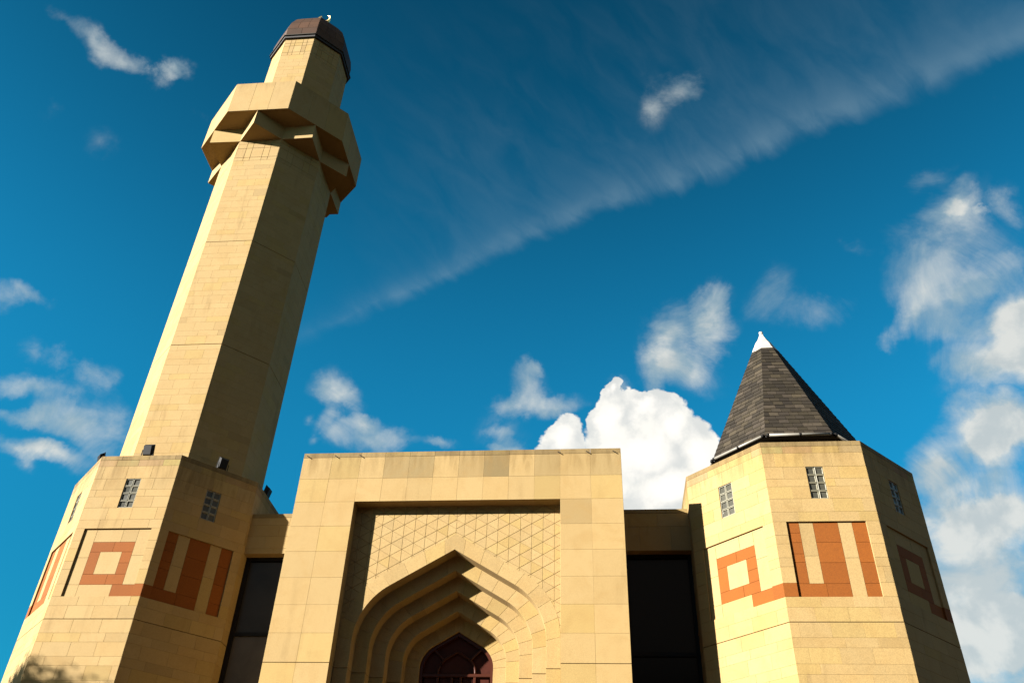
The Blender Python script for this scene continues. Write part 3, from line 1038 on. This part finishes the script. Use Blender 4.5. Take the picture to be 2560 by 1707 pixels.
# ------------------------------------------------------------------ floodlights on the minaret base
ZB = 12.735 + MDZ
fl_src = None
FL = [(270, 0.04, 'black floodlight standing on the sunlit front coping of the minaret base'),
      (315, 0.06, 'black floodlight on the shaded coping against the dark side of the shaft'),
      (225, 0.41, 'black floodlight at the far left edge of the minaret base, against the sky'),
      (0, -0.05, 'black floodlight on the right edge of the minaret base, above the link wall')]
for deg, uo, lab in FL:
    O, U, Nn = face_frame(MX, MY, MA - 0.13, deg)
    p = O + U * uo
    p.z = ZB
    if fl_src is None:
        root = thing('floodlight', (0, 0, 0), lab, 'floodlight', 'floodlights on the minaret base')
        # built facing +Y, tilted up
        mb = MB()
        tilt = Matrix.Rotation(R(14), 4, 'X')

        def tv(vs):
            return [tilt @ Vector(q) + Vector((0, 0, 0.30)) for q in vs]
        bv, bf = loft([[Vector(q) for q in ((-.15, -.10, -.16), (.15, -.10, -.16), (.15, -.10, .16), (-.15, -.10, .16))],
                       [Vector(q) for q in ((-.19, .06, -.22), (.19, .06, -.22), (.19, .06, .22), (-.19, .06, .22))]])
        mesh_obj('housing', tv(bv), bf, BLACK, root)
        bv, bf = box((-.205, .0605, -.235), (.205, .085, .235))
        mesh_obj('bezel', tv(bv), bf, BLACK, root)
        bv, bf = box((-.175, .0855, -.205), (.175, .090, .205))
        mesh_obj('glass', tv(bv), bf, GLASSDARK, root)
        mb.box((-.235, -.02, .02), (-.2155, .02, .33)).box((.215, -.02, .02), (.235, .02, .33)).box((-.235, -.03, 0), (.235, .03, .02))
        mb.build('bracket', BLACK, root)
        fl_src = root
        cur = root
    else:
        cur = fl_src.copy()
        COL.objects.link(cur)
        for ch in list(fl_src.children):
            c2 = ch.copy()
            COL.objects.link(c2)
            c2.parent = cur
        cur['label'] = lab
    cur.location = p
    cur.scale = (.70, .70, .78)
    cur.rotation_euler = (0, 0, math.atan2(-Nn.y, -Nn.x) - math.pi / 2)

# ------------------------------------------------------------------ spired tower on the right
RX, RY, RA = 8.5348, 2.7355, 2.8274
tower = thing('spired_tower', (RX, RY, 0), 'squat octagonal sandstone tower with a pointed grey slate roof', 'tower')
P = Pieces()
v, f = loft([octagon(RX, RY, RA - 0.086, 0), octagon(RX, RY, RA - 0.086, 12.60)])
wall = mesh_obj('wall', v, f, MORTAR, tower)
v, f = loft([octagon(RX, RY, RA - 0.2, 12.60), octagon(RX, RY, RA - 0.2, 12.68)])
mesh_obj('roof_gutter_floor', v, f, COPING, tower)
pat = {225: 'ring', 270: 'stripe', 315: 'ring', 0: 'stripe'}
masonry_faces(P, wall, RX, RY, RA, 0, pat, (8.33,))
for d in (225, 270, 315, 0):
    pattern_panel(P, tower, RX, RY, RA, 0, d, pat[d])
for d in range(0, 360, 45):
    glass_window(P, tower, RX, RY, RA, 0, d)
EA, EZ, CA_, CZ, AZ = 2.02, 13.42, 0.375, 17.44, 18.22
v, f = loft([octagon(RX, RY, 1.74, 12.6), octagon(RX, RY, 1.74, EZ - .06)], True, False)
mesh_obj('roof_drum', v, f, DARKWOOD, tower)
v, f = loft([octagon(RX, RY, 1.70, EZ - .055), octagon(RX, RY, EA, EZ - .055), octagon(RX, RY, EA, EZ - .012), octagon(RX, RY, CA_ - .02, CZ), octagon(RX, RY, 0.05, AZ - .15)])
roof = mesh_obj('roof', v, f, DARKWOOD, tower)
NR = 26
SL = math.hypot(EA - CA_, CZ - EZ)
for deg in range(0, 360, 45):
    n0 = Vector((math.cos(R(deg)), math.sin(R(deg)), 0))
    u0 = Vector((-n0.y, n0.x, 0))
    up = (n0 * (CA_ - EA) + Vector((0, 0, CZ - EZ))) / SL
    nn = u0.cross(up).normalized()
    O = Vector((RX, RY, EZ)) + n0 * EA
    gauge = SL / NR
    for k in range(NR):
        s0 = k * gauge
        s1 = min(SL + .02, s0 + gauge * 1.35)
        w0 = (EA + (CA_ - EA) * s0 / SL) * T8 + .006
        w1 = (EA + (CA_ - EA) * s1 / SL) * T8 + .006
        step = 0.25
        off = (0.125 if k % 2 else 0) + 0.05 * math.sin(k * 5.1)
        pts = [-w0]
        x = -w0 + (off if off > 0.08 else off + step)
        while x < w0 - .09:
            pts.append(x + random.uniform(-.02, .02))
            x += step
        pts.append(w0)
        for q in range(len(pts) - 1):
            a0, a1 = pts[q], pts[q + 1]
            b0 = a0 + .0045 if q else -w1
            b1 = a1 - .0045 if q < len(pts) - 2 else w1
            b0, b1 = max(b0, -w1), min(b1, w1)
            if b1 - b0 < .02:
                m_ = max(-w1 + .01, min(w1 - .01, (b0 + b1) / 2))
                b0, b1 = m_ - .01, m_ + .01
            a0_ = a0 + (.0045 if q else 0)
            a1_ = a1 - (.0045 if q < len(pts) - 2 else 0)
            h0, h1 = 0.020 + random.uniform(0, .006), 0.006
            sj = s0 - random.uniform(0, .012)
            lo = [O + u0 * a0_ + up * sj, O + u0 * a1_ + up * sj, O + u0 * b1 + up * s1, O + u0 * b0 + up * s1]
            hi = [lo[0] + nn * h0, lo[1] + nn * h0, lo[2] + nn * h1, lo[3] + nn * h1]
            v = [p_ - nn * .004 for p_ in lo] + hi
            f = [(0, 3, 2, 1), (4, 5, 6, 7), (0, 1, 5, 4), (1, 2, 6, 5), (2, 3, 7, 6), (3, 0, 4, 7)]
            kk = random.choice((.6, .75, .9, 1.0, 1.0, 1.15, 1.35, 1.75))
            P.add('slate', v, f, SLATE, roof, (kk * 1.02, kk, kk * random.uniform(.85, 1.05)), nn, (a1 - a0) * gauge)
    # eaves gutter in lengths, with dark unions
    g0 = Vector((RX, RY, EZ - .02)) + n0 * (EA + .045)
    wg = (EA + .045) * T8
    v, f = tube([g0 - u0 * (wg - .06), g0 + u0 * (wg - .06)], 0.038, 10)
    gut = mesh_obj('gutter', v, f, GUTTER, roof, smooth_=True)
    for t in (-.92, .02, .92):
        v, f = tube([g0 + u0 * (wg * t - .03), g0 + u0 * (wg * t + .03)], 0.044, 10)
        tag(mesh_obj('gutter_union', v, f, BLACK, roof, smooth_=True))
# white lead cap, slightly crumpled
cr = []
for k in range(7):
    t = k / 6
    a_ = (CA_ + .03) * (1 - t) + 0.045 * t
    cr.append([p_ + Vector((random.uniform(-.012, .012), random.uniform(-.012, .012), random.uniform(-.01, .01)))
               for p_ in octagon(RX, RY, a_, CZ - .02 + t * (AZ - CZ))])
v, f = loft(cr)
mesh_obj('lead_cap', v, f, LEAD, tower)
v, f = loft([octagon(RX, RY, .05, AZ - .01), octagon(RX, RY, .05, AZ + .03), octagon(RX, RY, .06, AZ + .07), octagon(RX, RY, .025, AZ + .09)])
mesh_obj('finial', v, f, LEAD, tower)
P.flush(tower, 'masonry')

# ------------------------------------------------------------------ entrance portal
portal = thing('entrance_portal', (0, 0, 0), 'rectangular sandstone entrance portal framing a stepped pointed arch and dark red door', 'portal')
P = Pieces()
ZC, ZT, ZO, XO = 12.57, 12.70, 11.333, 2.509
FR = (Vector((0, 0, 0)), Vector((1, 0, 0)), Vector((0, -1, 0)))
core = MB()
core.box((-3.99, .332, 0), (-2.53, 3.4, 12.55)).box((2.53, .332, 0), (3.99, 3.4, 12.55))
core.box((-2.53, .332, ZO + .012), (2.53, 3.4, 12.55))
core.box((-2.53, 2.9, 0), (2.53, 3.4, ZO + .012))
core = core.build('portal_wall', MORTAR, portal)
colx = [-4.0, -3.25, -XO] + [-XO + (2 * XO) * k / 8 for k in range(1, 8)] + [XO, 3.25, 4.0]
rowz = [ZC, 11.965, ZO] + [ZO - .6425 * k for k in range(1, 17)] + [0.0]
STAIN = {(0, 4): .66, (0, 3): .74, (0, 6): .92, (0, 7): .60, (0, 9): .8, (0, 1): .9, (0, 10): .9, (0, 11): .82, (1, 10): .97, (2, 10): .93}
for ri in range(len(rowz) - 1):
    zt, zb = rowz[ri], rowz[ri + 1]
    for ci in range(len(colx) - 1):
        if ri >= 2 and 2 <= ci <= 9:
            continue
        mv = .006 if ri == 8 else 0
        mv2 = .006 if ri == 7 else 0
        poly = rect(colx[ci], zb + mv2, colx[ci + 1], zt - mv)
        v, f = poly_block(poly, FR, 0.331, 0.0035, 0.0045, random.uniform(0, .002))
        st = STAIN.get((ri, ci), 1.0)
        tn = tone_rand(0.96, 1.04, .025)
        tn = (tn[0] * st, tn[1] * st * (1 + (1 - st) * .12), tn[2] * st * (1 + (1 - st) * .25))
        P.add('slab', v, f, STONE, core, tn, FR[2], (colx[ci + 1] - colx[ci]) * (zt - zb))
    for sx in (-1, 1):      # the returns
        fr = (Vector((4.0 * sx, 0, 0)), Vector((0, sx, 0)), Vector((sx, 0, 0)))
        for k in range(4):
            us = [.304 + .774 * k, .304 + .774 * (k + 1)]
            if sx < 0:
                us = [-us[1], -us[0]]
            v, f = poly_block(rect(us[0], zb, us[1], zt), fr, .008, .0035, .0045)
            P.add('slab', v, f, STONE, core, tone_rand(.94, 1.05, .03), fr[2], .4, hidden=True)
for k in range(12):
    v, f = box((colx[k] + .003, -.004, ZC + .003), (colx[k + 1] - .003, .5, ZT))
    P.add('coping_stone', v, f, COPING, core, tone_rand(.8, 1.2), FR[2], .08)
v, f = box((-3.98, .504, 12.556), (3.98, 3.39, 12.66))
mesh_obj('roof', v, f, COPING, portal)
for x in (-3.86, -3.14, -2.5, 2.5, 3.2, 3.85):
    v, f = tube([(x - .05, -.02, ZC + .05), (x + .01, -.03, ZC + .005), (x + .05, -.02, ZC - .02)], .011, 5)
    mesh_obj('cramp', v, f, BLACK, core)

# arch orders
TH = R(31)


class Arch:
    def __init__(s, w, za, r):
        s.w, s.za, s.r = w, za, r
        s.cx = w - r
        s.cz = (za * math.cos(TH) - r - math.sin(TH) * s.cx) / math.cos(TH)
        s.t = (s.cx + r * math.sin(TH), s.cz + r * math.cos(TH))

    def at(s, u):
        a_ = abs(u)
        if a_ <= 1:
            x_, z_ = s.t[0] * a_, s.za + (s.t[1] - s.za) * a_
        else:
            ph = (math.pi / 2 - TH) * (2 - a_)
            x_, z_ = s.cx + s.r * math.cos(ph), s.cz + s.r * math.sin(ph)
        return (math.copysign(x_, u) if u else x_, z_)

    def z_at(s, x_):
        x_ = abs(x_)
        if x_ >= s.w:
            return 0.0
        if x_ <= s.t[0]:
            return s.za - x_ * math.tan(TH)
        return s.cz + math.sqrt(max(0, s.r ** 2 - (x_ - s.cx) ** 2))


D0, DS = 0.325, 0.35
OUT = Arch(2.495, 10.61, 1.70)
ARCH = [Arch(2.178, 10.215, 1.48), Arch(1.855, 9.835, 1.26), Arch(1.53, 9.475, 1.04), Arch(1.20, 9.115, .815), Arch(.87, 8.76, .60)]
BRK = [0.15, .43, .71, 1.0, 1.25, 1.5, 1.75, 2.0]


def lerpu(a_, b_, n_):
    return [a_ + (b_ - a_) * i_ / n_ for i_ in range(n_ + 1)]


for k in range(5):
    A = ARCH[k]
    B = OUT if k == 0 else Arch(ARCH[k - 1].w + .04, ARCH[k - 1].za + .047, ARCH[k - 1].r + .04)
    fr = (Vector((0, D0 + DS * k - (.004 if k == 0 else 0), 0)), Vector((1, 0, 0)), Vector((0, -1, 0)))
    dep = 0.37
    arcs = [lerpu(-BRK[0], BRK[0], 2)]
    for i_ in range(len(BRK) - 1):
        n_ = 1 if BRK[i_ + 1] <= 1 else 4
        arcs += [lerpu(BRK[i_], BRK[i_ + 1], n_), lerpu(-BRK[i_ + 1], -BRK[i_], n_)]
    for us in arcs:
        poly = [A.at(u) for u in us] + [B.at(u) for u in reversed(us)]
        v, f = poly_block(poly, fr, dep, .0048, .008, random.uniform(0, .0015))
        P.add('voussoir', v, f, STONE, core, tone_rand(.93, 1.06, .03), FR[2], .14)
    zj = [A.cz, 7.46] + [7.46 - .64 * q for q in range(1, 12)] + [0]
    for q in range(len(zj) - 1):
        for sx in (-1, 1):
            zt0, zt1 = zj[q], zj[q]
            xo_ = B.w
            zto = B.cz if q == 0 else zj[q]
            mv = .012 if q == 0 else 0
            poly = [(A.w, zj[q + 1] + mv), (xo_, zj[q + 1] + mv), (xo_, zto), (A.w, zj[q])]
            if sx < 0:
                poly = [(-a_, b_) for a_, b_ in reversed(poly)]
            v, f = poly_block(poly, fr, dep, .0035, .005, 0)
            P.add('jamb_stone', v, f, STONE, core, tone_rand(.93, 1.06, .03), FR[2], .2)

# wall behind the triangular tiles, with the arch cut out of it
mid = Arch(2.36, 10.43, 1.6)
sv, sf = [], []
xs = [-2.54 + 5.08 * i_ / 80 for i_ in range(81)]
yb0, yb1 = D0 + .028, D0 + .33
for x in xs:
    zl = max(mid.z_at(x), 0.0)
    sv += [(x, yb0, zl), (x, yb0, ZO + .01), (x, yb1, zl), (x, yb1, ZO + .01)]
for i_ in range(80):
    a_, b_ = i_ * 4, i_ * 4 + 4
    sf += [(a_, b_, b_ + 1, a_ + 1), (a_ + 2, a_ + 3, b_ + 3, b_ + 2), (a_, a_ + 2, b_ + 2, b_)]
spandrel = mesh_obj('spandrel', sv, sf, MORTAR, portal)


def clip(poly, nx, nz, c):
    """keep nx*x+nz*z<=c"""
    out = []
    for i_ in range(len(poly)):
        p_, q_ = poly[i_], poly[(i_ + 1) % len(poly)]
        dp, dq = nx * p_[0] + nz * p_[1] - c, nx * q_[0] + nz * q_[1] - c
        if dp <= 0:
            out.append(p_)
        if (dp < 0 < dq) or (dq < 0 < dp):
            t_ = dp / (dp - dq)
            out.append((p_[0] + (q_[0] - p_[0]) * t_, p_[1] + (q_[1] - p_[1]) * t_))
    return out


TFR = (Vector((0, D0, 0)), Vector((1, 0, 0)), Vector((0, -1, 0)))
px_, sz = 0.2695, 0.316
for sx in (-1, 1):
    for i_ in range(-1, 9):
        xa, xb = .20 + px_ * i_, .20 + px_ * (i_ + 1)
        za0 = 10.86 + (0 if i_ % 2 == 0 else sz / 2)
        zb0 = 10.86 + (0 if i_ % 2 else sz / 2)
        for m_ in range(-10, 4):
            for tri in ([(xa, za0 + m_ * sz), (xb, zb0 + m_ * sz - (0 if zb0 < za0 else sz)), (xb, zb0 + m_ * sz + (sz if zb0 < za0 else 0))],
                        [(xa, za0 + m_ * sz), (xb, zb0 + m_ * sz + (sz if zb0 < za0 else 0)), (xa, za0 + (m_ + 1) * sz)]):
                t_ = clip(clip(clip(tri, -1, 0, 0), 1, 0, 2.515), 0, 1, ZO + .004)
                if len(t_) < 3:
                    continue
                ar = abs(sum(t_[q][0] * t_[(q + 1) % len(t_)][1] - t_[(q + 1) % len(t_)][0] * t_[q][1] for q in range(len(t_)))) / 2
                if ar < .002:
                    continue
                if all(b_ < OUT.z_at(a_) + .01 for a_, b_ in t_):
                    continue
                if any(b_ < ARCH[0].z_at(a_) + .05 for a_, b_ in t_):
                    continue
                if min(q[1] for q in t_) < 7.2:
                    continue
                if sx < 0:
                    t_ = [(-a_, b_) for a_, b_ in reversed(t_)]
                v, f = poly_block(t_, TFR, .027, .0055, .012, random.uniform(0, .002))
                P.add('triangular_tile', v, f, PALE, spandrel, tone_rand(.94, 1.04, .03), FR[2], ar)

# door, deep inside the innermost order
YD = 1.86
DA = Arch(.885, 8.775, .61)
dv, df = [], []
pts = [(-.885, 0.0)] + [DA.at(u) for u in lerpu(-2, 2, 40)] + [(.885, 0.0)]
DI = Arch(.80, 8.675, .54)
pin = [(-.80, 0.0)] + [DI.at(u) for u in lerpu(-2, 2, 40)] + [(.80, 0.0)]
nP = len(pts)
for q in (pts, pin):
    for y_ in (YD - .07, YD + .05):
        dv += [(a_, y_, b_) for a_, b_ in q]
for i_ in range(nP - 1):
    df += [(i_, 2 * nP + i_, 2 * nP + i_ + 1, i_ + 1), (2 * nP + i_, 3 * nP + i_, 3 * nP + i_ + 1, 2 * nP + i_ + 1),
           (i_, i_ + 1, nP + i_ + 1, nP + i_)]
door = mesh_obj('door', dv, df, DOORBAR, portal)
ZTR = 7.76
DFR = (Vector((0, YD - .055, 0)), Vector((1, 0, 0)), Vector((0, -1, 0)))


def door_bar(p_, q_, w_, nm='glazing_bar'):
    v, f = poly_block(bar2d(p_, q_, w_, None, 0, 0), DFR, .09, .012, .014)
    mesh_obj(nm, v, f, DOORBAR, door)


door_bar((-.81, ZTR), (.81, ZTR), .075, 'transom')
for x in (-.44, -.105, .105, .44):
    door_bar((x, 0.02), (x, ZTR - .037), .065, 'mullion')
for sx in (-1, 1):
    ia = Arch(.44, 8.31, .40)
    ip = [ia.at(u * sx) for u in lerpu(2, .0, 14)]
    vv, ff = tube([(a_, YD - .02, b_) for a_, b_ in [(.44 * sx, ZTR + .03)] + ip], .03, 8)
    mesh_obj('tracery_bar', vv, ff, DOORBAR, door, smooth_=True)
    door_bar((.315 * sx, 8.12), (.59 * sx, 8.39), .05)
bx = [-.81, -.44, -.105, .105, .44, .81]
for i_ in range(5):
    for (za_, zb_) in ((0.03, 2.4), (2.4, 5.1), (5.1, ZTR)):
        v, f = poly_block(rect(bx[i_] + .02, za_ + .01, bx[i_ + 1] - .02, zb_ - .01), DFR, .13, .03, .10, -.07)
        mesh_obj('door_panel', v, f, DOORRED, door, tone_rand(.85, 1.1, .02))
fp = [(-.82, ZTR)] + [(.82, ZTR)] + [Arch(.83, 8.70, .55).at(u) for u in lerpu(2, -2, 30)]
v = [(a_, YD + .035, b_) for a_, b_ in fp]
mesh_obj('fanlight_panel', v, [tuple(range(len(v)))], DOORRED, door)
P.flush(portal, 'masonry')


# ------------------------------------------------------------------ link walls with tall dark windows
def link_wall(x0, x1, Y, ztop, zhead, rows, label, ustep, bars, glass_tone):
    t = thing('link_building', ((x0 + x1) / 2, Y, 0), label, 'link building', 'link buildings beside the portal')
    mb = MB().box((x0, Y + .062, zhead + .01), (x1, Y + .45, ztop - .11))
    core_ = mb.build('wall', MORTAR, t)
    fr = (Vector((0, Y, 0)), Vector((1, 0, 0)), Vector((0, -1, 0)))
    P = Pieces()
    rz = [ztop - .115] + rows + [zhead]
    for i_ in range(len(rz) - 1):
        c_ = cut(x0, x1, ustep, .31 * (i_ % 2) + .1)
        for k in range(len(c_) - 1):
            v, f = poly_block(rect(c_[k], rz[i_ + 1], c_[k + 1], rz[i_]), fr, .3 if i_ == len(rz) - 2 else .065, .004, .006, random.uniform(0, .002))
            P.add('stone', v, f, STONE, core_, tone_rand(), fr[2], .2)
    c_ = cut(x0, x1, .8, .35)
    for k in range(len(c_) - 1):
        v, f = poly_block(rect(c_[k], ztop - .115, c_[k + 1], ztop), fr, .47, .004, .006, .006)
        P.add('coping_stone', v, f, COPING, core_, tone_rand(.95, 1.25), fr[2], .08)
    P.flush(t, 'masonry')
    # window
    yw = Y + .24
    mb = MB().box((x0, yw, 0), (x0 + .13, yw + .12, zhead - .002)).box((x1 - .09, yw, 0), (x1, yw + .12, zhead - .002))
    mb.box((x0 + .13, yw, zhead - .09), (x1 - .09, yw + .12, zhead - .002))
    for zb_ in bars:
        mb.box((x0 + .13, yw + .01, zb_ - .045), (x1 - .09, yw + .12, zb_ + .045))
    win = mb.build('window_frame', BLACK, t)
    zz = [zhead - .09] + bars + [0.0]
    for i_ in range(len(zz) - 1):
        v, f = box((x0 + .12, yw + .055, zz[i_ + 1] + .03), (x1 - .08, yw + .07, zz[i_] - .03))
        mesh_obj('pane', v, f, GLASSDARK, win, glass_tone[min(i_, len(glass_tone) - 1)])
    v, f = box((x0, Y + .35, 0), (x1, Y + .45, zhead + .01))
    mesh_obj('backing', v, f, BLACK, t)


link_wall(-5.975, -3.995, 2.2, 12.13, 10.98, [11.80, 11.47, 11.13],
          'stone link wall with a dark tall window between minaret base and portal, half in sunlight', .62, [8.94, 6.9, 4.8, 2.7],
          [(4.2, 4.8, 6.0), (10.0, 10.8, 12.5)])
link_wall(3.995, 5.715, 2.0, 12.04, 10.90, [11.55],
          'shaded stone link wall with a black tall window between portal and spired tower', .8, [8.40, 5.8, 3.2],
          [(.7, .7, .7)])

# ------------------------------------------------------------------ tree out of frame on the left, whose shade touches the minaret foot
tree = thing('leafy_tree', (-22.1, -7.7, 0), 'green broadleaf tree standing left of the minaret', 'tree')
mb = MB()
v, f = tube([(-22.1, -7.7, 0), (-22.05, -7.65, 4.0), (-22.15, -7.7, 7), (-22.0, -7.6, 11)], .2, 9)
mb.add(v, f)
for k in range(9):
    an = k * 2.4
    z_ = 8.0 + k * .38
    v, f = tube([(-22.1, -7.7, z_), (-22.1 + .6 * math.cos(an), -7.7 + .6 * math.sin(an), z_ + .6), (-22.1 + 1.1 * math.cos(an), -7.7 + 1.1 * math.sin(an), z_ + .9)], .06, 6)
    mb.add(v, f)
mb.build('trunk', BARK, tree)
lv, lf, lt = [], [], []
centers = [Vector((-22.2 + random.gauss(0, .75), -7.7 + random.gauss(0, .75), 11.8 + random.gauss(0, .5))) for _ in range(40)]
for k in range(19000):
    c = random.choice(centers) + Vector((random.gauss(0, .28), random.gauss(0, .28), random.gauss(0, .25)))
    q = Euler((random.uniform(0, 6.28), random.uniform(0, 6.28), random.uniform(0, 6.28))).to_matrix()
    s_ = random.uniform(.055, .10)
    b0_ = len(lv)
    lv += [c + q @ Vector(p_) * s_ for p_ in ((-1, 0, 0), (0, -.55, .15), (1, 0, 0), (0, .55, .15))]
    lf.append((b0_, b0_ + 1, b0_ + 2, b0_ + 3))
    kk = random.uniform(.7, 1.3)
    lt += [(kk, kk, kk)] * 4
mesh_obj('crown', lv, lf, LEAF, tree, tones=lt)

# ------------------------------------------------------------------ unseen tenements added behind the viewer: block low sky, darken shaded walls and panes
TL = ['plain brown stone tenement across the street, left of the three', 'plain brown stone tenement across the street, middle of the three',
      'plain brown stone tenement across the street, right of the three']
for bi in range(3):
    x0 = -33 + bi * 30.0
    x1 = x0 + 29.6
    yF = -43.0 - (bi % 2) * .8
    hh = (19.5, 20.5, 19.0)[bi]
    t = thing('tenement', ((x0 + x1) / 2, yF - 6, 0), TL[bi], 'building', 'tenements across the street')
    v, f = box((x0, yF - 12, 0), (x1, yF, hh))
    wl = mesh_obj('wall', v, f, TENEMENT, t, tone_rand(.85, 1.1))
    v, f = box((x0, yF - 12.2, hh), (x1, yF + .35, hh + .4))
    mesh_obj('cornice', v, f, COPING, t)
    v = [(x0, yF - 12, hh + .4), (x1, yF - 12, hh + .4), (x1, yF, hh + .4), (x0, yF, hh + .4), (x0 + .5, yF - 6, hh + 2.8), (x1 - .5, yF - 6, hh + 2.8)]
    f = [(0, 3, 2, 1), (3, 4, 5), (3, 2, 5, 4)][2:] + [(0, 4, 5, 1), (0, 3, 4), (1, 5, 2), (0, 1, 2, 3)]
    mesh_obj('roof', v, f, SLATE, t)
    fr_m = gl_m = None
    for fl_ in range(5):
        for k in range(9):
            xc, zc = x0 + 2.2 + k * 3.15, 1.4 + fl_ * 3.7
            mb = MB().box((-.7, 0, 0), (-.58, .10, 2.1)).box((.58, 0, 0), (.7, .10, 2.1)).box((-.58, 0, 1.98), (.58, .10, 2.1)).box((-.58, 0, .0), (.58, .14, .12)).box((-.58, .01, 1.0), (.58, .07, 1.08))
            if fr_m is None:
                mb.v = [(a_ + xc, b_ + yF, c_ + zc) for a_, b_, c_ in mb.v]
                w_ = mb.build('window', GUTTER, t)
                v, f = box((xc - .58, yF + .003, zc + .12), (xc + .58, yF + .02, zc + 1.98))
                g_ = mesh_obj('pane', v, f, GLASSDARK, w_)
                fr_m, gl_m, w0, gz = w_.data, g_.data, w_.location - Vector((xc, 0, zc)), g_.location.copy()
            else:
                w_ = bpy.data.objects.new('window', fr_m)
                COL.objects.link(w_)
                w_.parent = t
                w_.location = w0 + Vector((xc, 0, zc))
                g_ = bpy.data.objects.new('pane', gl_m)
                COL.objects.link(g_)
                g_.parent = w_
                g_.location = gz
